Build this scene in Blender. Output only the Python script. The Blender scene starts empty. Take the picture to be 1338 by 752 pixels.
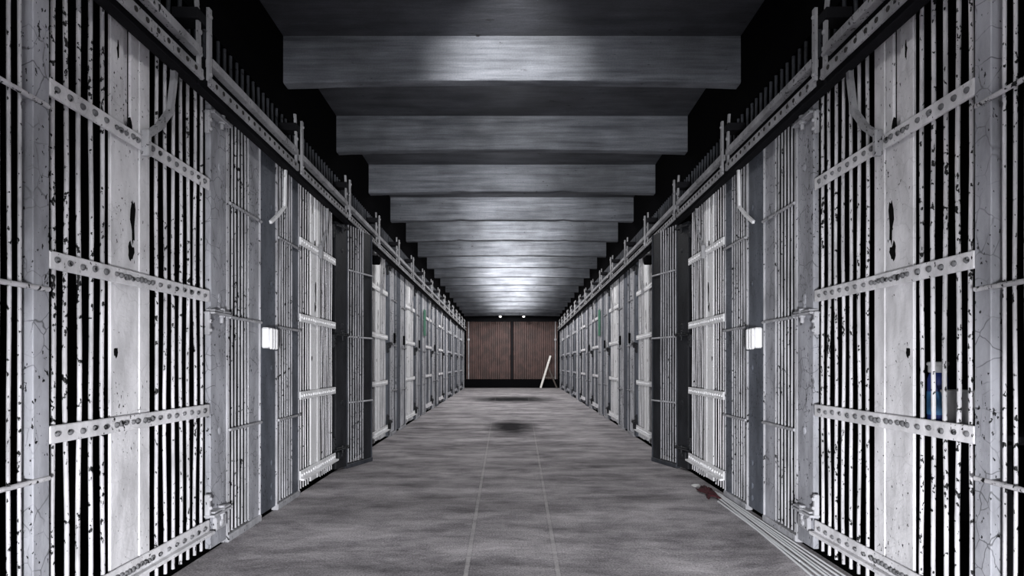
import bpy, math, random
from mathutils import Vector, Matrix
random.seed(7)
C = bpy.context.scene.collection
PI = math.pi
K = 0.0184            # each cell front leans away from the axis by about one degree
W = 1.5               # half width of the corridor at the camera
CAM_Z = 0.974
END = 24.0

# ------------------------------------------------------------------ mesh helpers
class MB:
    def __init__(s): s.v = []; s.f = []; s.sm = []
    def add(s, vs, fs, smooth=False):
        n = len(s.v); s.v += [tuple(v) for v in vs]
        for f in fs: s.f.append([i+n for i in f]); s.sm.append(smooth)
    def box(s, x0, x1, y0, y1, z0, z1, b=0.0):
        if x0 > x1: x0, x1 = x1, x0
        if y0 > y1: y0, y1 = y1, y0
        if z0 > z1: z0, z1 = z1, z0
        if b <= 0:
            vs = [(x,y,z) for x in (x0,x1) for y in (y0,y1) for z in (z0,z1)]
            s.add(vs, [(0,1,3,2),(4,6,7,5),(0,4,5,1),(2,3,7,6),(0,2,6,4),(1,5,7,3)]); return
        b = min(b, (x1-x0)/2.01, (y1-y0)/2.01, (z1-z0)/2.01)
        vs = []; idx = {}
        for ix,x in enumerate((x0,x1)):
            for iy,y in enumerate((y0,y1)):
                for iz,z in enumerate((z0,z1)):
                    sx = 1 if ix==0 else -1; sy = 1 if iy==0 else -1; sz = 1 if iz==0 else -1
                    for a,p in enumerate(((x, y+sy*b, z+sz*b),(x+sx*b, y, z+sz*b),(x+sx*b, y+sy*b, z))):
                        idx[(ix,iy,iz,a)] = len(vs); vs.append(p)
        g = lambda *k: idx[k]
        fs = []
        for i in (0,1):
            fs.append([g(i,0,0,0),g(i,1,0,0),g(i,1,1,0),g(i,0,1,0)])
            fs.append([g(0,i,0,1),g(1,i,0,1),g(1,i,1,1),g(0,i,1,1)])
            fs.append([g(0,0,i,2),g(1,0,i,2),g(1,1,i,2),g(0,1,i,2)])
        for i in (0,1):
            for j in (0,1):
                fs.append([g(i,j,0,0),g(i,j,1,0),g(i,j,1,1),g(i,j,0,1)])
                fs.append([g(i,0,j,0),g(i,1,j,0),g(i,1,j,2),g(i,0,j,2)])
                fs.append([g(0,i,j,1),g(1,i,j,1),g(1,i,j,2),g(0,i,j,2)])
                for k in (0,1):
                    fs.append([g(i,j,k,0),g(i,j,k,1),g(i,j,k,2)])
        # fix duplicates from the triple loop order
        s.add(vs, fs)
    def tube(s, pts, r, n=8, cap=True, rs=None):
        pts = [Vector(p) for p in pts]; rings = []
        prev = None
        for i,p in enumerate(pts):
            d = (pts[min(i+1,len(pts)-1)] - pts[max(i-1,0)]).normalized()
            a = Vector((1,0,0)) if abs(d.x) < .8 else Vector((0,1,0))
            u = d.cross(a).normalized(); w = d.cross(u).normalized()
            rr = rs[i] if rs else r
            rings.append([p + u*(rr*math.cos(2*PI*k/n)) + w*(rr*math.sin(2*PI*k/n)) for k in range(n)])
        vs = [q for ring in rings for q in ring]; fs = []
        for i in range(len(rings)-1):
            for k in range(n):
                fs.append((i*n+k, i*n+(k+1)%n, (i+1)*n+(k+1)%n, (i+1)*n+k))
        s.add(vs, fs, True)
        if cap:
            s.add(rings[0], [list(range(n))]); s.add(rings[-1], [list(range(n))[::-1]])
    def flatbar(s, pts, w, t):
        """strap following pts in the y-z plane; w = width in the plane, t = thickness along x"""
        pts = [Vector(p) for p in pts]; vs = []; fs = []
        for i,p in enumerate(pts):
            d = (pts[min(i+1,len(pts)-1)] - pts[max(i-1,0)]); d.x = 0; d.normalize()
            nrm = Vector((0, -d.z, d.y))
            for sx, sn in ((0,1),(0,-1),(t,-1),(t,1)):
                vs.append(p + Vector((sx,0,0)) + nrm*(w/2*sn))
        for i in range(len(pts)-1):
            for k in range(4):
                fs.append((i*4+k, i*4+(k+1)%4, (i+1)*4+(k+1)%4, (i+1)*4+k))
        fs.append((0,1,2,3)); m = len(pts)*4; fs.append((m-4,m-3,m-2,m-1))
        s.add(vs, fs)
    def dome(s, c, r, h, n=10, axis=(1,0,0)):
        """rivet head: low dome looking along +x"""
        vs = []; fs = []
        for j in range(4):
            a = j/4*PI/2
            for k in range(n):
                t = 2*PI*k/n
                vs.append((c[0]+h*math.sin(a), c[1]+r*math.cos(a)*math.cos(t), c[2]+r*math.cos(a)*math.sin(t)))
        vs.append((c[0]+h, c[1], c[2]))
        for j in range(3):
            for k in range(n):
                fs.append((j*n+k, j*n+(k+1)%n, (j+1)*n+(k+1)%n, (j+1)*n+k))
        for k in range(n): fs.append((3*n+k, 3*n+(k+1)%n, 4*n))
        s.add(vs, fs, True)
    def prism(s, poly, x0, x1):
        """poly in (y,z) extruded along x"""
        n = len(poly)
        vs = [(x0,a,b) for a,b in poly] + [(x1,a,b) for a,b in poly]
        s.add(vs, [list(range(n))[::-1], list(range(n,2*n))] + [(i,(i+1)%n,(i+1)%n+n,i+n) for i in range(n)])
    def lathe(s, c, prof, n=24):
        vs = []; fs = []
        for r,z in prof:
            for k in range(n):
                vs.append((c[0]+r*math.cos(2*PI*k/n), c[1]+r*math.sin(2*PI*k/n), c[2]+z))
        for i in range(len(prof)-1):
            for k in range(n): fs.append((i*n+k, i*n+(k+1)%n, (i+1)*n+(k+1)%n, (i+1)*n+k))
        s.add(vs, fs, True)
        s.add(vs[:n], [list(range(n))[::-1]]); s.add(vs[-n:], [list(range(n))])
    def build(s, name, mat, parent=None):
        me = bpy.data.meshes.new(name); me.from_pydata(s.v, [], s.f)
        me.polygons.foreach_set('use_smooth', s.sm)
        import bmesh
        bm = bmesh.new(); bm.from_mesh(me); bmesh.ops.recalc_face_normals(bm, faces=bm.faces); bm.to_mesh(me); bm.free()
        me.materials.append(mat); me.update()
        o = bpy.data.objects.new(name, me); C.objects.link(o)
        if parent: o.parent = parent
        return o

def tag(o, label, cat, group=None):
    o['label'] = label; o['category'] = cat
    if group: o['group'] = group
    return o
def empty(name):
    o = bpy.data.objects.new(name, None); o.empty_display_size = .1; C.objects.link(o); return o
def struct(o): o['kind'] = 'structure'; return o
def copy_tree(o, parent=None):
    c = o.copy(); C.objects.link(c); c.parent = parent
    for ch in list(o.children): copy_tree(ch, c)
    return c
def place(o, side, Y, x=0.0, rz=0.0, sy=1.0, z=0.0):
    """put a left-built thing on a cell front; side -1 = left, +1 = right (mirrored)"""
    o.location = (side*(W + K*Y - x), Y, z)
    o.rotation_euler = (0, 0, -side*(K - rz))
    o.scale = (1 if side < 0 else -1, sy, 1)

# ------------------------------------------------------------------ materials
def nt(name):
    m = bpy.data.materials.new(name); m.use_nodes = True
    t = m.node_tree; b = t.nodes['Principled BSDF']; return m, t, b
def N(t, typ, **kw):
    n = t.nodes.new(typ)
    for k,v in kw.items():
        if k in n.inputs: n.inputs[k].default_value = v
        else: setattr(n, k, v)
    return n
def coords(t, scale=(1,1,1), distort=0.0, dscale=8.0):
    g = N(t, 'ShaderNodeNewGeometry'); mp = N(t, 'ShaderNodeMapping'); mp.inputs['Scale'].default_value = scale
    src = g.outputs['Position']
    if distort:
        nz = N(t, 'ShaderNodeTexNoise', Scale=dscale, Detail=3.0); t.links.new(src, nz.inputs['Vector'])
        ma = N(t, 'ShaderNodeVectorMath', operation='SCALE'); ma.inputs['Scale'].default_value = distort
        t.links.new(nz.outputs['Color'], ma.inputs[0])
        ad = N(t, 'ShaderNodeVectorMath', operation='ADD'); t.links.new(src, ad.inputs[0]); t.links.new(ma.outputs[0], ad.inputs[1])
        src = ad.outputs[0]
    t.links.new(src, mp.inputs['Vector']); return mp.outputs[0]
def noise(t, vec, scale, detail=4.0, rough=.6):
    n = N(t, 'ShaderNodeTexNoise', Scale=scale, Detail=detail, Roughness=rough); t.links.new(vec, n.inputs['Vector']); return n.outputs['Fac']
def ramp(t, fac, stops):
    r = N(t, 'ShaderNodeValToRGB'); e = r.color_ramp.elements
    while len(e) < len(stops): e.new(.5)
    for el,(p,c) in zip(e, stops):
        el.position = p; el.color = (c,c,c,1) if isinstance(c,(int,float)) else (*c,1)
    t.links.new(fac, r.inputs['Fac']); return r.outputs['Color']
def mix(t, fac, a, b, mode='MIX'):
    m = N(t, 'ShaderNodeMix', data_type='RGBA', blend_type=mode)
    for sock, v in ((m.inputs['Factor'], fac), (m.inputs['A'], a), (m.inputs['B'], b)):
        if isinstance(v, (int,float)): sock.default_value = v
        elif isinstance(v, tuple): sock.default_value = (*v,1)
        else: t.links.new(v, sock)
    # colour sockets are the third pair on this node
    return m
def mixc(t, fac, a, b, mode='MIX'):
    m = N(t, 'ShaderNodeMix', data_type='RGBA', blend_type=mode)
    fi = m.inputs[0]; ai = m.inputs[6]; bi = m.inputs[7]
    for sock, v in ((fi, fac), (ai, a), (bi, b)):
        if isinstance(v, (int,float)): sock.default_value = v
        elif isinstance(v, tuple): sock.default_value = (*v,1)
        else: t.links.new(v, sock)
    return m.outputs[2]

def paint(name, col, chips=.62, cracks=.5, rough=.5, var=.45, chipcol=(.006,.006,.007)):
    m, t, b = nt(name)
    v = coords(t, (1,1,.35))
    base = mixc(t, ramp(t, noise(t, v, 9, 5), [(.35,0.0),(.65,1.0)]), tuple(c*(1-var) for c in col), col)
    vp = coords(t)
    ch = noise(t, coords(t,(1,1,.6)), 75, 3, .55); big = noise(t, vp, 3.2, 2)
    am = N(t, 'ShaderNodeMath', operation='MULTIPLY_ADD'); t.links.new(big, am.inputs[0]); am.inputs[1].default_value = .30; t.links.new(ch, am.inputs[2])
    cm = ramp(t, am.outputs[0], [(chips,0.0),(chips+.015,1.0)])
    out = mixc(t, cm, base, chipcol)
    hgt = cm
    if cracks > 0:
        vo = N(t, 'ShaderNodeTexVoronoi', feature='DISTANCE_TO_EDGE', Scale=14.0); t.links.new(coords(t,(1,1,.8),.05,9), vo.inputs['Vector'])
        ck = ramp(t, vo.outputs['Distance'], [(0.0,1.0),(.03,0.0)])
        mk = mixc(t, 1.0, ck, ramp(t, noise(t, vp, 6, 2), [(.42,0.0),(.58,1.0)]), 'MULTIPLY')
        fm = N(t, 'ShaderNodeMath', operation='MULTIPLY'); t.links.new(mk, fm.inputs[0]); fm.inputs[1].default_value = cracks
        out = mixc(t, fm.outputs[0], out, tuple(c*.12 for c in col))
    t.links.new(out, b.inputs['Base Color'])
    b.inputs['Roughness'].default_value = rough; b.inputs['Specular IOR Level'].default_value = .22
    bp = N(t, 'ShaderNodeBump', Strength=.5, Distance=.004)
    bn = mixc(t, cm, noise(t, vp, 40, 4), (0.,0.,0.))
    t.links.new(bn, bp.inputs['Height']); t.links.new(bp.outputs[0], b.inputs['Normal'])
    return m
def flat(name, col, rough=.7, metal=0.0, nz=.3, sc=20, spec=None):
    m, t, b = nt(name)
    if spec is not None: b.inputs['Specular IOR Level'].default_value = spec
    out = mixc(t, noise(t, coords(t), sc, 4), tuple(c*(1-nz) for c in col), tuple(min(1,c*(1+nz)) for c in col))
    t.links.new(out, b.inputs['Base Color']); b.inputs['Roughness'].default_value = rough; b.inputs['Metallic'].default_value = metal
    return m

M = {}
M['door']   = paint('door_paint', (.78,.77,.80), chips=.835, cracks=.2, var=.36)
M['bar']    = paint('bar_paint', (.62,.61,.64), chips=.755, cracks=0)
M['white']  = paint('white_paint', (.88,.88,.90), chips=.86, cracks=.2, var=.15)
M['post']   = paint('post_paint', (.40,.405,.445), chips=.81, cracks=.9)
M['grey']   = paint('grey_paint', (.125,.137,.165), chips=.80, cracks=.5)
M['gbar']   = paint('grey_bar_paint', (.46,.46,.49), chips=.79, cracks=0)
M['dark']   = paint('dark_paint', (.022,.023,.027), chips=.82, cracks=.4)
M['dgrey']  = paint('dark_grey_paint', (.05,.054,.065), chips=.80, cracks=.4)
M['rivet']  = paint('rivet_paint', (.17,.17,.18), chips=.74, cracks=0)
M['track']  = paint('track_paint', (.38,.38,.40), chips=.80, cracks=.2)
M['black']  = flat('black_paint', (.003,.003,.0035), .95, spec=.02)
M['rust']   = flat('rusty_rivets', (.03,.028,.027), .8, 0, .5, 60, spec=.2)
M['soot']   = flat('sooty_steel', (.010,.010,.012), .85, spec=.1)
M['hole']   = flat('rust_hole', (.004,.004,.004), .9, spec=.05)
M['tube']   = flat('tube_white', (.72,.73,.75), .3, 0, .1)
M['red']    = flat('red_cloth', (.04,.002,.006), .9, 0, .7, 60)
M['paper']  = flat('paper', (.7,.7,.7), .8, 0, .1)
M['green']  = flat('green_paint', (.05,.17,.11), .6, 0, .3, 40)
M['plastic_white'] = flat('plastic_white', (.7,.7,.72), .35, 0, .05)
M['blue']   = flat('blue_plastic', (.02,.04,.22), .35, 0, .3)
M['lightblue'] = flat('blue_label', (.06,.25,.55), .5, 0, .3)
M['timber_white'] = flat('white_timber', (.62,.6,.58), .7, 0, .2, 30)
M['timber_dark'] = flat('dark_timber', (.06,.05,.045), .8, 0, .2, 30)
M['galv']   = flat('galvanised', (.35,.35,.36), .4, .6, .2, 30)

def concrete(name, lo, hi, spots=True):
    m, t, b = nt(name)
    v = coords(t, (.5, 3.0, 9.0)); v2 = coords(t)
    c = mixc(t, ramp(t, noise(t, v, 3.0, 8, .65), [(.3,0.0),(.7,1.0)]), lo, hi)
    c = mixc(t, ramp(t, noise(t, v2, 1.6, 3), [(.35,.55),(.65,1.0)]), (0.,0.,0.), c)
    sp = ramp(t, noise(t, coords(t, (1,2.5,2.5)), 9, 3), [(.66,0.0),(.70,1.0)])
    gate = ramp(t, noise(t, v2, 2.1, 1), [(.5,0.0),(.62,1.0)])
    s = mixc(t, 1.0, sp, gate, 'MULTIPLY')
    c = mixc(t, s, c, (.01,.01,.012))
    fine = noise(t, v2, 90, 2); c = mixc(t, .25, c, ramp(t, fine, [(.3,0.0),(.7,.4)]), 'OVERLAY')
    t.links.new(c, b.inputs['Base Color']); b.inputs['Roughness'].default_value = .85
    bp = N(t, 'ShaderNodeBump', Strength=.45, Distance=.01); t.links.new(noise(t, v, 6, 8, .7), bp.inputs['Height']); t.links.new(bp.outputs[0], b.inputs['Normal'])
    return m
M['beam'] = concrete('beam_concrete', (.085,.092,.11), (.27,.285,.32))
M['slab'] = concrete('slab_concrete', (.04,.044,.055), (.11,.115,.135))

def floor_mat():
    m, t, b = nt('floor_concrete')
    v = coords(t, (1.0, 1.9, 1), .25, 1.3); v2 = coords(t)
    c = mixc(t, ramp(t, noise(t, v, 2.6, 9, .68), [(.31,0.0),(.68,1.0)]), (.22,.208,.222), (.70,.665,.69))
    c = mixc(t, ramp(t, noise(t, coords(t,(.35,1.6,1)), 1.3, 3), [(.36,.62),(.62,1.0)]), (0.,0.,0.), c)
    c = mixc(t, .6, c, ramp(t, noise(t, v2, 110, 2), [(.3,.15),(.7,.85)]), 'OVERLAY')
    # dark ovals further down the passage
    g = N(t, 'ShaderNodeNewGeometry'); sx = N(t, 'ShaderNodeSeparateXYZ'); t.links.new(g.outputs['Position'], sx.inputs[0])
    def mth(op, a, bb=None, cc=None):
        n = N(t, 'ShaderNodeMath', operation=op)
        for i,q in enumerate((a,bb,cc)):
            if q is None: continue
            if isinstance(q,(int,float)): n.inputs[i].default_value = q
            else: t.links.new(q, n.inputs[i])
        return n.outputs[0]
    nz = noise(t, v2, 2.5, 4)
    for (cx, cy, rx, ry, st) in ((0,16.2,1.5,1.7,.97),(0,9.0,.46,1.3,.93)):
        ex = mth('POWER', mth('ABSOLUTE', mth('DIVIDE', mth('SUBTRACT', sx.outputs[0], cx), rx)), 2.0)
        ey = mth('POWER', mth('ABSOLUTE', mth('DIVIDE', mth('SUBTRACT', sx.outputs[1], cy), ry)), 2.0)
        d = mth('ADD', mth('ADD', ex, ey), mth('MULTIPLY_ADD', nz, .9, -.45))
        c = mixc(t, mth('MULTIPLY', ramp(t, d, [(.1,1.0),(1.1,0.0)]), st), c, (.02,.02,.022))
    # two long joints
    ax = mth('ABSOLUTE', sx.outputs[0])
    dd = mth('ABSOLUTE', mth('SUBTRACT', ax, mth('MULTIPLY_ADD', sx.outputs[1], .0184, .165)))
    dd = mth('ADD', dd, mth('MULTIPLY_ADD', noise(t, v2, 30, 3), .008, -.004))
    lines = mth('MULTIPLY', ramp(t, mth('MULTIPLY', dd, 10.0), [(.07,1.0),(.13,0.0)]), ramp(t, noise(t, v2, 7, 3), [(.35,.15),(.6,.6)]))
    fade = ramp(t, mth('MULTIPLY', sx.outputs[1], .05), [(.30,1.0),(.48,.12)])
    lines = mth('MULTIPLY', lines, fade)
    c = mixc(t, lines, c, (.62,.60,.60))
    dk = ramp(t, mth('MULTIPLY', mth('ABSOLUTE', mth('SUBTRACT', dd, .014)), 10.0), [(.01,.2),(.03,0.0)])
    c = mixc(t, dk, c, (.05,.05,.05))
    b.inputs['Specular IOR Level'].default_value = .0
    t.links.new(c, b.inputs['Base Color'])
    t.links.new(ramp(t, noise(t, v, 5, 5), [(.3,.5),(.7,.8)]), b.inputs['Roughness'])
    bp = N(t, 'ShaderNodeBump', Strength=.4, Distance=.01); t.links.new(noise(t, v, 7, 8, .7), bp.inputs['Height']); t.links.new(bp.outputs[0], b.inputs['Normal'])
    return m
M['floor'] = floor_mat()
def brown():
    m, t, b = nt('brown_steel')
    c = mixc(t, ramp(t, noise(t, coords(t,(6,1,.5)), 4, 6), [(.3,0.0),(.7,1.0)]), (.05,.024,.021), (.095,.048,.042))
    c = mixc(t, ramp(t, noise(t, coords(t), 3, 4), [(.4,.5),(.6,1.0)]), (0.,0.,0.), c)
    t.links.new(c, b.inputs['Base Color']); b.inputs['Roughness'].default_value = .6
    return m
M['brown'] = brown()

# ------------------------------------------------------------------ the setting
Y0 = -3.0
def slabpoly(m_, w0, w1, z0, z1):
    x0 = w0 + K*Y0; x1 = w1 + K*END
    vs = [(-x0,Y0,z0),(x0,Y0,z0),(x1,END,z0),(-x1,END,z0),(-x0,Y0,z1),(x0,Y0,z1),(x1,END,z1),(-x1,END,z1)]
    m_.add(vs, [(0,1,2,3),(4,5,6,7),(0,1,5,4),(1,2,6,5),(2,3,7,6),(3,0,4,7)])
CD = 1.35            # depth of the cells
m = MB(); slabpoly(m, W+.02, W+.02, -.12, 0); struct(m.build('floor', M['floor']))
m = MB(); slabpoly(m, W+.02, W+.02, 3.23, 3.40); struct(m.build('ceiling', M['slab']))
for side, nm in ((-1,'left'),(1,'right')):
    m = MB()
    a = lambda w, Y: side*(W + w + K*Y)
    def quadbox(w0, w1, z0, z1):
        vs = [(a(w0,Y0),Y0,z0),(a(w1,Y0),Y0,z0),(a(w1,END),END,z0),(a(w0,END),END,z0)]
        vs += [(x,y,z1) for x,y,_ in vs]
        m.add(vs, [(0,1,2,3),(4,5,6,7),(0,1,5,4),(1,2,6,5),(2,3,7,6),(3,0,4,7)])
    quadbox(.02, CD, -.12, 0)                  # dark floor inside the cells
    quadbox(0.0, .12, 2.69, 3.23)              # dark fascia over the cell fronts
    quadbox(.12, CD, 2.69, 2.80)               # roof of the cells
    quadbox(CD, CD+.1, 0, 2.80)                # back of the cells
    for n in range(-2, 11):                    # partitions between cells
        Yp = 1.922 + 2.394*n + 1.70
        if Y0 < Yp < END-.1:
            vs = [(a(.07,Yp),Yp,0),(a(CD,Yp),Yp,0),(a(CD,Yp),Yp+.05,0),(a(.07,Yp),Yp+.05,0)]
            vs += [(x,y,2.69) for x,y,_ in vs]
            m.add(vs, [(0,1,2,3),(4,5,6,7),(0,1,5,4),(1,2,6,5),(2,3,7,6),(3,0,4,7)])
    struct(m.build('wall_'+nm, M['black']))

# end wall: dark surround, two brown corrugated leaves, plinth and thin pale frames
XE = W + K*END
m = MB()
m.box(-XE-CD, XE+CD, END+.06, END+.2, 0, 3.4); struct(m.build('wall_back', M['black']))
m = MB(); m.box(-XE, XE, END-.02, END+.06, 2.73, 3.23); struct(m.build('trim_1', M['soot']))
m = MB(); m.box(-XE, XE, END-.06, END+.06, 0, .36, .01); struct(m.build('baseboard_back', M['black']))
for i, s in enumerate((-1,1)):
    m = MB(); vs = []; fs = []; n = 21*8
    x0, x1 = (.045, XE-.06)
    for k in range(n+1):
        x = x0 + (x1-x0)*k/n; p = (k % 8)/8; d = .045*(1 if .15 < p < .5 else (0 if .62 < p or p < .03 else .5))
        vs += [(s*x, END+.03-d, .36), (s*x, END+.03-d, 2.74), (s*x, END+.06, .36), (s*x, END+.06, 2.74)]
    for k in range(n):
        q = k*4; fs += [(q,q+4,q+5,q+1),(q+2,q+3,q+7,q+6),(q,q+2,q+6,q+4),(q+1,q+5,q+7,q+3)]
    fs += [(0,1,3,2),(n*4,n*4+2,n*4+3,n*4+1)]
    m.add(vs, fs); o = struct(m.build('door_%d' % (i+1), M['brown']))
    h = MB(); h.tube([(s*.09,END-.03,1.15),(s*.09,END-.05,1.18),(s*.09,END-.05,1.32),(s*.09,END-.03,1.35)], .012); h.build('door_handle', M['soot'], o)
    t_ = MB(); t_.box(s*(XE-.17), s*(XE-.14), END-.03, END+.03, .36, 2.73, .004)
    t_.box(s*(XE-.20), s*(XE-.11), END-.05, END-.02, 1.95, 2.03, .004)
    struct(t_.build('trim_%d' % (i+2), M['gbar']))
m = MB(); m.box(-.04,.04, END-.01, END+.06, .36, 2.73, .004); struct(m.build('trim_4', M['soot']))
# wall behind the camera
m = MB(); m.box(-W-CD, W+CD, Y0-.15, Y0, 0, 3.4); struct(m.build('wall_front', M['slab']))

ORD = ['nearest','second','third','fourth','fifth','sixth','seventh','eighth','ninth','tenth','eleventh','twelfth','thirteenth','fourteenth','fifteenth','sixteenth','seventeenth','eighteenth','nineteenth','twentieth','twenty-first']
def which(n, last=None):
    return ORD[n] if n else 'nearest'

# ------------------------------------------------------------------ ceiling beams
BEAM0, BSP = 4.0, 1.29
nb = 0
for i in range(-5, 16):
    Yb = BEAM0 + BSP*i
    if Yb + .15 > END-.1: break
    w = W + K*Yb; m = MB(); n = 28; rnd = random.Random(i*3+1)
    prof = [(0,3.23),(0,2.916),(.008,2.907),(.03,2.905),(.085,2.905),(.095,2.913),(.095,3.23)]
    vs = []; fs = []
    for k in range(n+1):
        t = k/n*2-1; cam = .022*(1-t*t)
        dent = 0.0
        for (dx, dw) in ((-.22,.05),(.22,.05)) if i in (2,3,4,6) else ():
            if abs(t-dx*(1+i*.3)) < dw: dent = .012
        for j,(y,z) in enumerate(prof):
            zz = z if j in (0,len(prof)-1) else z + cam + rnd.uniform(-.002,.002) + dent
            vs.append((t*w, Yb+y, zz))
    L = len(prof)
    for k in range(n):
        for j in range(L):
            fs.append((k*L+j, k*L+(j+1)%L, (k+1)*L+(j+1)%L, (k+1)*L+j))
    fs.append(list(range(L))); fs.append([n*L+j for j in range(L)][::-1])
    m.add(vs, fs); o = m.build('ceiling_beam', M['beam'])
    if i < 0: tag(o, 'concrete ceiling beam above and behind the camera, out of view', 'beam', 'ceiling beams out of view')
    else:
        tag(o, '%s grey concrete ceiling beam from the camera, spanning the corridor%s' % (which(nb), ', widest of all' if nb == 0 else ''), 'beam', 'concrete ceiling beams'); nb += 1

# ------------------------------------------------------------------ cell fronts, built once on the left (+x looks into the corridor)
ZT = 2.46
def wavy(y, z0, z1, amp, rnd, x=0.0, step=.2):
    n = max(3, int((z1-z0)/step)); ph = rnd.uniform(0,6); ph2 = rnd.uniform(0,6)
    return [(x + amp*.4*math.sin(ph2+i*1.1), y + amp*math.sin(ph+i*.9)*(0 if i in (0,n) else 1) + rnd.uniform(-amp,amp)*.4, z0+(z1-z0)*i/n) for i in range(n+1)]
DBARS = [.024,.082,.143,.205,.266,.611,.676,.739,.804,.868,.930,.992]
DRZ = [1.89,1.32,.74,.147]
def make_cell_door(rnd, plate_mat, bar_mat, rail_mat, lever=True, rivets=False, br=.0076):
    root = empty('cell_door')
    for y in DBARS:
        m = MB(); m.tube(wavy(y+.010, .035, ZT, .0035, rnd, -.008 if rivets else -.016), br, 10)
        m.build('bar', bar_mat, root)
    # centre sheet, with a folded upper part and rust holes
    m = MB(); m.box(-.016, -.004, .318, .486, .05, 1.88, .002)
    m.box(-.016,-.004,.318,.395, 1.88, ZT, .002); m.box(-.016,-.004,.440,.486, 1.88, ZT, .002)
    m.box(-.030,-.020,.392,.443, 1.86, ZT, .002)
    sh = m.build('centre_plate', plate_mat, root)
    for (cy, cz, hh, ww, sd) in ((.452,1.56,.10,.018,1),(.440,1.43,.045,.02,2),(.36,2.21,.04,.008,3),(.35,1.02,.028,.014,4),(.43,1.92,.05,.02,5)):
        r2 = random.Random(sd); k = 14; poly = []
        for q in range(k):
            a = 2*PI*q/k; f = r2.uniform(.55,1.15); poly.append((cy+ww*f*math.cos(a), cz+hh*f*math.sin(a)))
        h = MB(); h.prism(poly, -.0045, -.0032); h.build('rust_hole', M['hole'], sh)
    m = MB(); m.box(-.018, -.001, .491, .562, .05, ZT, .003); m.build('lock_stile', plate_mat, root)
    for i, z in enumerate(DRZ):
        m = MB(); hw = .030 if i < 3 else .034
        m.box(.002, .013, -.005, 1.045, z-hw, z+hw, .003)
        if i == 3: m.box(.013, .040, -.005, 1.045, z-hw-.004, z-hw+.012, .002)
        ys = DBARS + [.325,.352,.382,.425,.455,.505,.530,.556] + ([.40,.48] if i in (1,3) else [])
        if not rivets:
            for y in ys: m.dome((.013, y, z+rnd.uniform(-.003,.003)), rnd.uniform(.010,.0135), .010)
        rl = m.build('riveted_rail', rail_mat, root)
        if rivets:
            for y in ys:
                q = MB(); q.dome((.0125, y, z+rnd.uniform(-.003,.003)), rnd.uniform(.010,.0135), .011); q.build('rivet', M['rivet'], rl)
    if lever:
        m = MB(); m.flatbar([(.016,.70,2.36),(.016,.695,2.26),(.016,.665,2.10),(.016,.575,1.99),(.016,.500,1.93),(.016,.488,1.86)], .024, .022)
        m.box(.013,.045,.476,.500,1.835,1.945,.004)
        m.build('lever', M['track'], root)
    return root

def hinge(z, flip=False, mat=None):
    m = MB(); s = 1 if not flip else -1
    m.box(-.01, .044, -.050, .150, z-.006, z+.006, .003)
    m.box(-.01, .038, -.030, .150, z+.010, z+.020, .003)
    m.box(.0, .026, -.066, -.042, z+.006, z-.115*s, .005)
    m.dome((.026,-.053,z-.045*s), .011,.010); m.dome((.026,-.053,z-.09*s), .011,.010)
    if flip:
        m.box(.0, .024, .01, .13, z-.095, z-.02, .008); m.dome((.024,.07,z-.06), .020,.010)
    return m
def make_gate(rnd, pm, bm_, em, ZT=ZT, hm=None):
    hm = hm or pm
    """narrow hinged gate: wide post, seven thin bars, side plate"""
    root = empty('bar_gate')
    L = .615
    m = MB(); m.box(-.03, .0, 0, .172, .02, ZT-.01, .004)
    for z in (2.02, 1.33, 1.27, .62, 1.31): m.dome((0, .10, z), .022, .006)
    m.build('hinge_post', pm, root)
    m = MB(); m.box(-.03, .006, .174, .182, .02, ZT-.005, .002); m.build('post_flange', em, root)
    for k in range(7):
        y = .207 + k*.0415
        m = MB(); m.tube(wavy(y, .05, ZT, .0014, rnd, -.004), .0056, 8); m.build('bar', bm_, root)
    m = MB(); m.box(-.03, -.005, .472, L-.006, .02, ZT-.01, .003); m.build('side_plate', pm, root)
    m = MB(); m.box(-.03, .006, L-.006, L, .02, ZT-.01, .002); m.build('edge_flange', em, root)
    for z in (1.856,1.232,.614):
        m = MB(); m.tube([(.012,.186,z),(.012,L-.008,z)], .0085, 8); m.build('cross_bar', bm_, root)
    m = MB(); m.box(-.035, .012, .176, L, .0, .040, .004); m.build('sill', em, root)
    for z, fl in ((min(2.256,ZT-.06),False),(1.236,False),(.20,True)):
        hg = hinge(z, fl).build('hinge', hm, root)
        q = MB(); q.tube([(.022,.075,z+.030),(.022,.075,z-.016)], .017, 12); q.tube([(.022,.075,z-.016),(.022,.075,z-.045)], .011, 6)
        q.build('hinge_bolt', hm, hg)
    return root
def make_panel(rnd, pm, bm_, em, nb=7, sp=.0435, pl=.545):
    """fixed bar grille: jamb post, bars, plate against the next door"""
    root = empty('bar_grille'); L = .672
    m = MB(); m.box(-.035, -.004, .004, .232, .03, ZT-.01, .004)
    for z in (2.0,1.5,.95,.33,.18,.10): m.dome((-.004, .17, z), .020, .007)
    m.build('jamb_post', pm, root)
    m = MB(); m.box(-.03, .006, .234, .242, .02, ZT-.005, .002); m.build('post_flange', em, root)
    for k in range(nb):
        y = (.265 if nb == 7 else .248) + k*sp
        m = MB(); m.tube(wavy(y, .05, ZT, .0016, rnd, -.004), .0056, 8); m.build('bar', bm_, root)
    m = MB(); m.box(-.03, -.004 if nb == 7 else .012, pl, L-.004, .02, ZT-.01, .003)
    m.build('side_plate', pm, root)
    m = MB(); m.box(-.03, .004, L-.006, L, .02, ZT-.01, .002); m.build('edge_flange', em, root)
    for z in (1.82,1.22,.60):
        m = MB(); m.tube([(.012,.243,z),(.012,L-.008,z)], .0085, 8); m.build('cross_bar', bm_, root)
    m = MB(); m.box(-.035, .012, .238, L, .0, .040, .004); m.build('sill', em, root)
    return root

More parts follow.
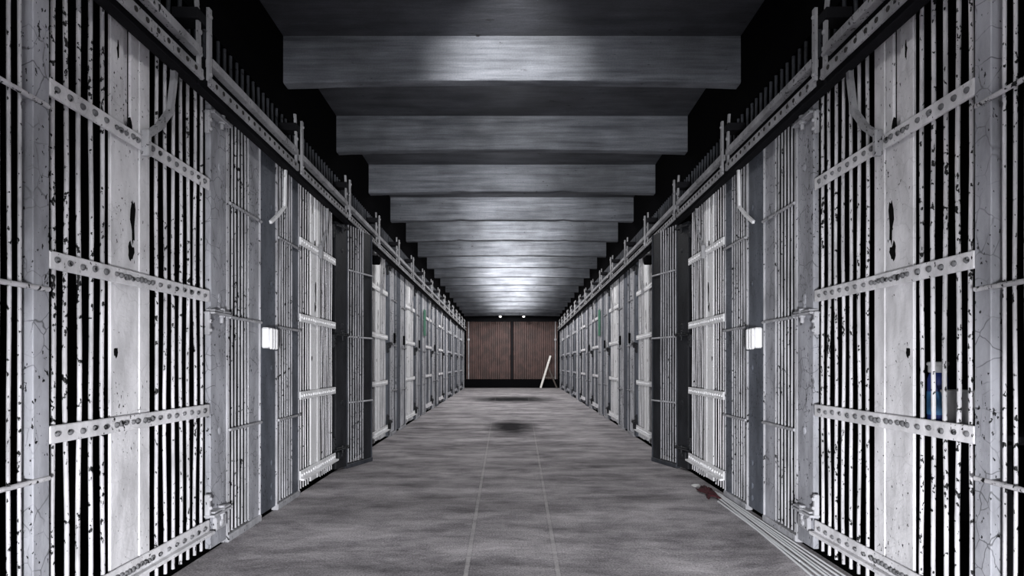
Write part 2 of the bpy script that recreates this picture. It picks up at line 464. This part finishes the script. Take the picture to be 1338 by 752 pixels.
rnd = random.Random(11)
door_a = make_cell_door(rnd, M['door'], M['bar'], M['door'], rivets=True)
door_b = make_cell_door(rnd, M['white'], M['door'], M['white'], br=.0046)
door_c = make_cell_door(rnd, M['grey'], M['gbar'], M['door'], br=.0046)  # greyed copy for far doors: their weaker light is put into the paint
door_d = make_cell_door(rnd, M['dgrey'], M['grey'], M['post'], br=.0046)  # darker still, painting in the dimness of the far end
gate_a = make_gate(rnd, M['post'], M['gbar'], M['gbar'], hm=M['gbar'])
gate_b = make_gate(rnd, M['dark'], M['gbar'], M['dgrey'], 2.282)
gate_c = make_gate(rnd, M['grey'], M['gbar'], M['gbar'], hm=M['dark'])
gate_d = make_gate(rnd, M['dgrey'], M['gbar'], M['grey'], hm=M['dark'])
pan_0  = make_panel(rnd, M['post'], M['bar'], M['door'], 9, .040, .600)
pan_a  = make_panel(rnd, M['grey'], M['gbar'], M['gbar'])
pan_c  = make_panel(rnd, M['dark'], M['grey'], M['gbar'])
pan_b  = make_panel(rnd, M['dgrey'], M['gbar'], M['grey'])
used = set()
def inst(o):
    if o.name in used: return copy_tree(o)
    used.add(o.name); return o
PITCH, D0 = 2.394, 1.922
NU = 10
for side, nm in ((-1,'left'),(1,'right')):
    for n in range(0, NU):
        Yd = D0 + PITCH*n
        if Yd > END-.4: break
        if Yd + .95 < END:
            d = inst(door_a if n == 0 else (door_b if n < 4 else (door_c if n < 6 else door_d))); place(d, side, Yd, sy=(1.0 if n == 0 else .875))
            look = 'chipped off-white barred cell door with riveted rails and rust-holed plate' if n == 0 else ('white barred cell door with riveted rails and bright centre plate' if n < 4 else ('dimmed greyish' if n < 6 else 'dimmed dark grey') + ' barred cell door with riveted rails')
            tag(d, '%s, %s along the %s wall' % (look, which(n), nm), 'cell door', 'riveted cell doors on the %s wall' % nm)
        Yg = Yd + (1.078 if n == 0 else .955)
        if Yg + .62 < END:
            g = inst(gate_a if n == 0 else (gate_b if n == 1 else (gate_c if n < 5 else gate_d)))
            sw = math.radians({1:18.6}.get(n, 0))
            place(g, side, Yg, rz=0.0); g.rotation_euler.z = side*(-K) + side*sw if side > 0 else K - sw
            if n != 0: g.scale.y = 1.0
            look = {0:'light grey cracked-paint hinged gate of thin bars', 1:'dark hinged gate of thin bars swung open into the corridor'}.get(n, 'narrow grey hinged gate of thin bars' if n < 5 else 'narrow dark grey hinged gate of thin bars')
            tag(g, '%s, %s along the %s wall' % (look, which(n), nm), 'gate', 'hinged bar gates on the %s wall' % nm)
        Yp = Yd + 1.72
        if Yp + .67 < END:
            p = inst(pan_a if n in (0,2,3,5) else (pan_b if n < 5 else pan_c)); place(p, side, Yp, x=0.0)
            look = ('blue-grey fixed bar grille' if n in (2,3,5) else 'dark grey fixed bar grille') if n != 0 else 'blue-grey bar grille with white lock box'
            tag(p, '%s, %s whole one along the %s wall' % (look, which(n), nm), 'grille', 'fixed bar grilles on the %s wall' % nm)
    p = inst(pan_0); place(p, side, D0-.674)
    tag(p, 'pale bar grille cut off by the %s picture edge, beside the nearest cell door' % nm, 'grille')
    # a second panel before it keeps the front closed beside the camera
    for n in (-1,):
        d = inst(door_a); place(d, side, D0+PITCH*n-.0); tag(d, 'barred cell door on the %s wall beside the camera, out of view' % nm, 'cell door')
        g = inst(gate_a); place(g, side, D0+PITCH*n+1.078); tag(g, 'hinged bar gate on the %s wall beside the camera, out of view' % nm, 'gate')

# transom grilles above the track
TG = 1.27
for side, nm in ((-1,'left'),(1,'right')):
    proto = None
    for n in range(0, 18):
        Yt = 1.43 + TG*n
        if Yt + TG > END: break
        if proto is None:
            root = empty('transom_grille'); r3 = random.Random(5)
            for k in range(17):
                m = MB(); m.tube(wavy(.03+k*.0735, 2.475, 2.692, .002, r3, -.01, .1), .0095, 8); m.build('bar', M['dgrey'], root)
            m = MB(); m.box(-.05, -.005, 0, TG-.004, 2.462, 2.482, .004); m.build('transom_sill', M['dgrey'], root)
            proto = root; t_ = root
        else: t_ = copy_tree(proto)
        place(t_, side, Yt); t_['label'] = '%s short grille of upright bars above the door track, %s wall' % (which(n), nm)
        t_['category'] = 'grille'; t_['group'] = 'transom grilles on the %s wall' % nm

# door tracks: an angle bar over a riveted strip, hung on straps
H0 = 2.727
def make_track():
    root = empty('door_track')
    m = MB(); a0, a1 = .05, TG-.05
    m.box(.085, .125, a0, a1, 2.392, 2.432, .003); m.build('top_bar', M['track'], root)
    m = MB(); m.box(.105, .120, a0-.02, a1+.02, 2.290, 2.340, .003)
    k = a0+.04
    rs_ = m.build('riveted_strip', M['track'], root)
    while k < a1:
        m = MB(); m.dome((.1195, k, 2.316), .012, .006, 8); m.build('rivet', M['rust'], rs_); k += .072
    m = MB(); m.box(.02, .075, 0.0, TG-.002, 2.29, 2.450, .003); m.build('channel', M['soot'], root)
    m = MB(); m.flatbar([(.122,0,2.30),(.122,0,2.64)], .026, .014)
    m.dome((.136,0,2.60),.011,.009); m.dome((.136,0,2.33),.011,.009)
    m.build('hanger_strap', M['track'], root)
    m = MB(); m.flatbar([(.100,-.075,2.66),(.100,-.055,2.56),(.100,-.05,2.34),(.100,-.02,2.30)], .020, .014)
    m.dome((.114,-.055,2.50),.014,.010); m.dome((.114,-.05,2.40),.012,.010)
    m.build('hanger_link', M['track'], root)
    m = MB(); m.box(.0,.120,-.085,.012,2.55,2.60,.003); m.build('bracket', M['soot'], root)
    return root
tr = make_track(); first = True
for side, nm in ((-1,'left'),(1,'right')):
    for n in range(-2, 17):
        Yt = H0 + TG*n
        if Yt + TG > END: break
        t_ = tr if first else copy_tree(tr); first = False
        place(t_, side, Yt)
        lab = '%s riveted steel door-track section with its hanger strap, %s wall' % (which(n+1), nm) if n >= -1 else 'riveted steel door-track section beside the camera, %s wall, out of view' % nm
        tag(t_, lab, 'door track', 'door tracks on the %s wall' % nm)

# loose levers hanging from the track onto the jamb posts, lock boxes
def make_lever():
    m = MB(); m.flatbar([(.028,.335,2.33),(.028,.325,2.26),(.028,.315,2.04),(.028,.20,1.955),(.028,.07,1.875)], .020, .016)
    o = m.build('track_lever', M['white']); return o
def make_lock():
    root = empty('lock_box')
    m = MB(); m.box(.0, .045, 0, .135, 1.075, 1.205, .008); m.build('housing', M['white'], root)
    for y0 in (.012,.052,.092):
        q = MB(); q.box(.045, .062, y0, y0+.030, 1.068, 1.200, .006); q.build('bolt_cover', M['white'], root)
    q = MB(); q.tube([(.05,.115,1.06),(.05,.115,1.215)], .010, 8); q.build('lock_pin', M['dgrey'], root)
    return root
lv = make_lever(); lk = make_lock()
bb = MB(); bb.box(0,.085,-.05,.075,2.115,2.205,.006); bb.box(.085,.092,-.04,.065,2.125,2.195,.003)
bb = bb.build('junction_box', M['black'])
gp = MB(); gp.box(0,.012,0,.26,1.52,2.02,.003); gp = gp.build('notice_board', M['green'])
sl = MB(); sl.box(0,.02,0,.075,1.26,1.40,.004); sl = sl.build('lock_plate', M['black'])
for i, (side, nm) in enumerate(((-1,'left'),(1,'right'))):
    a = lv if i == 0 else copy_tree(lv); place(a, side, 3.62)
    tag(a, 'bright bent steel lever hanging from the track above the white lock box, %s wall' % nm, 'lever')
    a = lk if i == 0 else copy_tree(lk); place(a, side, 3.632)
    tag(a, 'white painted lock box on the edge of the dark jamb post, %s wall' % nm, 'lock box')
    a = bb if i == 0 else copy_tree(bb); place(a, side, 6.62, x=.02)
    tag(a, 'small black junction box high beside the third cell door, %s wall' % nm, 'box')
    a = gp if i == 0 else copy_tree(gp); place(a, side, 11.05, x=.024)
    tag(a, 'narrow green board fixed on the fourth blue-grey bar grille, %s wall' % nm, 'board')
    for j, Ys in enumerate((7.95, 8.72, 10.35, 12.8)):
        a = sl if (i == 0 and j == 0) else copy_tree(sl); place(a, side, Ys, x=.024)
        tag(a, '%s small black lock plate beyond the third cell door, %s wall' % (('nearest','second','third','fourth')[j], nm), 'lock plate', 'black lock plates on the %s wall' % nm)

# ------------------------------------------------------------------ loose things
# tubes lying along the foot of the right wall
T = [((1.457,4.11),(1.416,2.858)), ((1.520,4.47),(1.340,2.25)), ((1.545,4.42),(1.435,2.2)), ((1.533,4.30),(1.480,2.2)),
     ((1.556,4.36),(1.515,2.3)), ((1.508,4.45),(1.395,2.45)), ((1.530,4.40),(1.415,2.2))]
words = ['short pale tube nearest the middle of the corridor, ending before the others',
         'long pale tube second from the corridor middle where the bundle meets the picture edge','long pale tube in the middle of the bundle by the right wall, widest spread',
         'long pale tube lying under the wall side of the bundle','long pale tube closest to the foot of the right wall',
         'pale tube on the corridor side of the bundle, next to the short one','pale tube in the thick of the bundle by the right wall']
for i, ((xa,ya),(xb,yb)) in enumerate(T):
    r = .0058
    xa = min(xa, W+K*ya-.030)
    m = MB(); m.tube([(xa,ya,r+.0004),( (xa*2+xb)/3,(ya*2+yb)/3,r+.0004),((xa+2*xb)/3,(ya+2*yb)/3,r+.0004),(xb,yb,r+.0004)], r, 10)
    o = m.build('metal_tube', M['tube'])
    tag(o, words[i], 'tube', 'tubes lying at the foot of the right wall')
m = MB(); r4 = random.Random(3); n = 14; vs = []; fs = []
for i in range(n+1):
    for j in range(n+1):
        u = i/n*2-1; v = j/n*2-1; rr = max(0, 1-(u*u+v*v)*.75)
        vs.append((1.470+u*.045*(1+.3*math.sin(5*v))+r4.uniform(-.005,.005), 4.37+v*.17*(1+.2*math.sin(4*u))+r4.uniform(-.008,.008), .004+rr*.02+rr*r4.uniform(0,.032)))
for i in range(n):
    for j in range(n): fs.append((i*(n+1)+j,(i+1)*(n+1)+j,(i+1)*(n+1)+j+1,i*(n+1)+j+1))
b0 = len(vs); m.add(vs, fs, True)
o = m.build('crumpled_cloth', M['red']); sol = o.modifiers.new('s','SOLIDIFY'); sol.thickness = .003; sol.offset = 1
tag(o, 'crumpled dark red cloth at the far end of the tubes on the floor', 'cloth')
m = MB(); vs = [(1.44,4.62,.002),(1.49,4.60,.002),(1.50,4.66,.012),(1.465,4.68,.009),(1.435,4.66,.005)]
m.add(vs + [(x,y,z+.003) for x,y,z in vs], [(0,1,2,3,4),(5,6,7,8,9)]+[(i,(i+1)%5,(i+1)%5+5,i+5) for i in range(5)])
tag(m.build('paper_scrap', M['paper']), 'small white paper scrap on the floor beyond the red cloth', 'paper')

# A-frame by the back wall
root = empty('folding_frame'); root.location = (1.13, 23.45, 0)
m = MB(); 
def plank(x0,z0,x1,z1,w,y0,y1):
    m = MB(); d = Vector((x1-x0,0,z1-z0)).normalized(); q = Vector((d.z,0,-d.x))*(w/2)
    P = [Vector((x0,0,z0))-q, Vector((x0,0,z0))+q, Vector((x1,0,z1))+q, Vector((x1,0,z1))-q]
    m.add([(p.x,y0,p.z) for p in P]+[(p.x,y1,p.z) for p in P], [(0,1,2,3),(4,5,6,7),(0,1,5,4),(1,2,6,5),(2,3,7,6),(3,0,4,7)]); return m
plank(.02,.02,.42,1.32,.075,-.03,.0).build('white_leg', M['timber_white'], root)
plank(.68,.02,.34,.84,.055,.02,.05).build('dark_leg', M['timber_dark'], root)
m = MB(); m.box(.18,.60,.0,.02,.42,.46,.003); m.build('stretcher', M['timber_dark'], root)
tag(root, 'white and dark timber A-frame standing before the brown back doors', 'frame')

# shelf, bottle and cup inside the nearest right-hand cell
m = MB(); xs = W+K*2.4
m.box(xs+.22, xs+.62, 2.02, 2.95, .700, .722, .003); sh = m.build('board', M['soot']); root = empty('cell_shelf'); root.location = (0,0,0); sh.parent = root
for yy in (2.12, 2.85):
    m = MB(); m.prism([(yy-.01,.70),(yy+.01,.70),(yy+.01,.50),(yy-.01,.50)], xs+.25, xs+.27)
    m.box(xs+.25, xs+.60, yy-.01, yy+.01, .68, .70); m.box(xs+.25,xs+.28,yy-.01,yy+.01,0,.5); m.build('bracket', M['soot'], root)
tag(root, 'dark shelf inside the nearest cell on the right, carrying a blue bottle', 'shelf')
cx, cy = xs+.34, 2.573
root = empty('plastic_bottle'); root.location = (cx, cy, .722)
m = MB(); m.lathe((0,0,0), [(.036,0),(.040,.006),(.040,.185),(.034,.205),(.030,.215)]); m.build('body', M['blue'], root)
m = MB(); m.lathe((0,0,.215), [(.035,0),(.037,.004),(.037,.030),(.042,.034),(.042,.044),(.036,.048)]); m.build('cap', M['plastic_white'], root)
m = MB(); m.lathe((0,0,.03), [(.0405,0),(.0412,.002),(.0412,.10),(.0405,.102)]); m.build('label_band', M['lightblue'], root)
tag(root, 'blue plastic bottle with a white cap behind the bars of the right-hand cell', 'bottle')
m = MB(); m.lathe((xs+.31, 2.41, .722), [(.034,0),(.036,.002),(.062,.135),(.066,.138),(.066,.145),(.059,.143),(.034,.006)])
tag(m.build('tapered_cup', M['plastic_white']), 'white tapered cup beside the blue bottle in the right-hand cell', 'cup')

# ------------------------------------------------------------------ lamps: one bulkhead fitting in every bay, tucked behind its beam
FILL_W = 425  # watts of the added lamp behind the camera
def lampE(i):   # (general glow in W, forward beam in W) of the lamp that lights beam i+1
    return {-5:(5,0),-4:(5,0),-3:(5,0),-2:(4,0),-1:(1.5,44),0:(3,7),1:(7,6),2:(11,16),3:(14,34),4:(16,62),5:(18,90),6:(20,115),7:(20,130),8:(20,130),9:(19,120),10:(18,110),11:(16,95),12:(13,70),13:(8,40),14:(3,14)}.get(i, (20,20))
fix = None
for i in range(-5, 15):
    Yb = BEAM0 + BSP*i
    if Yb > END-1: break
    if fix is None:
        root = empty('bulkhead_lamp')
        m = MB(); m.box(-.06,.06,.0,.03,.03,.13,.006); m.build('back_box', M['galv'], root)
        m = MB(); m.tube([(0,.03,.08),(0,.055,.075)], .028, 14); m.build('lamp_holder', M['soot'], root)
        m = MB(); m.tube([(0,.02,.13),(0,.02,.31)], .01, 8); m.build('conduit', M['galv'], root)
        fix = root; f = root
    else: f = copy_tree(fix)
    f.location = (0, Yb+.096, 2.945)
    tag(f, 'small bulkhead lamp fixed out of sight on the far face of a ceiling beam', 'lamp', 'bulkhead lamps behind the beams')
    g_, b_ = lampE(i)
    for typ, en in (('POINT', g_), ('SPOT', b_)):
        if en <= 0: continue
        l = bpy.data.lights.new('bulkhead_light', typ); l.energy = en*(.72 if i > 3 else 1); l.shadow_soft_size = .03; l.color = (1,.985,.97)
        if typ == 'SPOT': l.spot_size = math.radians(66 if i < 2 else 112); l.spot_blend = 1.0
        lo = bpy.data.objects.new('bulkhead_light', l); C.objects.link(lo); lo.location = (0, Yb+.096+.10, 2.995)
        lo.rotation_euler = (math.radians(86), 0, 0)
# added fill light with a made-up window frame, unseen behind the camera
m = MB()
for a_, b2 in ((-1.0,-.94),(.94,1.0),(-.03,.03)): m.box(a_, b2, Y0, Y0+.05, .3, 1.9, .004)
for a_, b2 in ((.3,.36),(1.84,1.9),(1.08,1.12)): m.box(-1, 1, Y0, Y0+.05, a_, b2, .004)
struct(m.build('fill_frame', M['gbar']))
l = bpy.data.lights.new('fill_light', 'AREA'); l.shape = 'RECTANGLE'; l.size = 1.9; l.size_y = 1.5; l.energy = 14; l.color = (.93,.96,1)
lo = bpy.data.objects.new('fill_light', l); C.objects.link(lo); lo.location = (0, Y0+.07, 1.1); lo.rotation_euler = (PI/2, 0, 0)
# added fill lamp on a low stand, unseen behind the camera
root = empty('fill_lamp'); root.location = (0, -.95, 0)
m = MB(); m.box(-.16,.16,-.05,.03,.30,.54,.01); m.build('housing', M['soot'], root)
m = MB(); m.tube([(0,0,.02),(0,0,.32)], .014, 10)
for k in range(3): m.tube([(0,0,.20),(.26*math.cos(k*2.09),.26*math.sin(k*2.09)-.0,.012)], .010, 8)
m.build('stand', M['soot'], root)
tag(root, 'added black fill lamp on a low tripod, unseen behind the camera', 'lamp')
l = bpy.data.lights.new('fill_spot', 'SPOT'); l.energy = FILL_W; l.spot_size = math.radians(94); l.spot_blend = 1.0; l.shadow_soft_size = .12; l.color = (.97,.98,1)
lo = bpy.data.objects.new('fill_spot', l); C.objects.link(lo); lo.location = (0, -.78, .42); lo.rotation_euler = (math.radians(79), 0, 0)
# twin lamp fitting near the far end
root = empty('twin_lamp'); root.location = (0, 22.3, 2.80)
m = MB(); m.box(-.5,.5,-.02,.02,.03,.05,.004); m.tube([(-.3,0,.05),(-.3,0,.43)],.008); m.tube([(.3,0,.05),(.3,0,.43)],.008); m.build('batten', M['soot'], root)
e, t, b = nt('lamp_glow'); b.inputs['Emission Color'].default_value = (1,.97,.93,1); b.inputs['Emission Strength'].default_value = .45
for s in (-.45,.45):
    m = MB(); m.lathe((s,0,-.04), [(.01,0),(.04,.01),(.055,.04),(.03,.07)]); m.build('bulb', e, root)
tag(root, 'twin-bulb ceiling lamp hanging near the far end of the corridor', 'lamp')

# ------------------------------------------------------------------ world, camera, colour
w = bpy.data.worlds.new('World'); bpy.context.scene.world = w; w.use_nodes = True
w.node_tree.nodes['Background'].inputs[0].default_value = (.5,.55,.65,1); w.node_tree.nodes['Background'].inputs[1].default_value = .0
cam = bpy.data.cameras.new('camera'); co = bpy.data.objects.new('camera', cam); C.objects.link(co)
co.location = (0,0,CAM_Z); co.rotation_euler = (PI/2,0,0)
cam.sensor_fit = 'HORIZONTAL'; cam.sensor_width = 36; cam.lens = 36*760/1338
cam.shift_y = 99.5/1338
cam.clip_start = .02
sc = bpy.context.scene; sc.camera = co
sc.view_settings.view_transform = 'Standard'; sc.view_settings.look = 'None'
sc.view_settings.exposure = 1.6; sc.view_settings.gamma = 1.0; sc.view_settings.use_curve_mapping = False
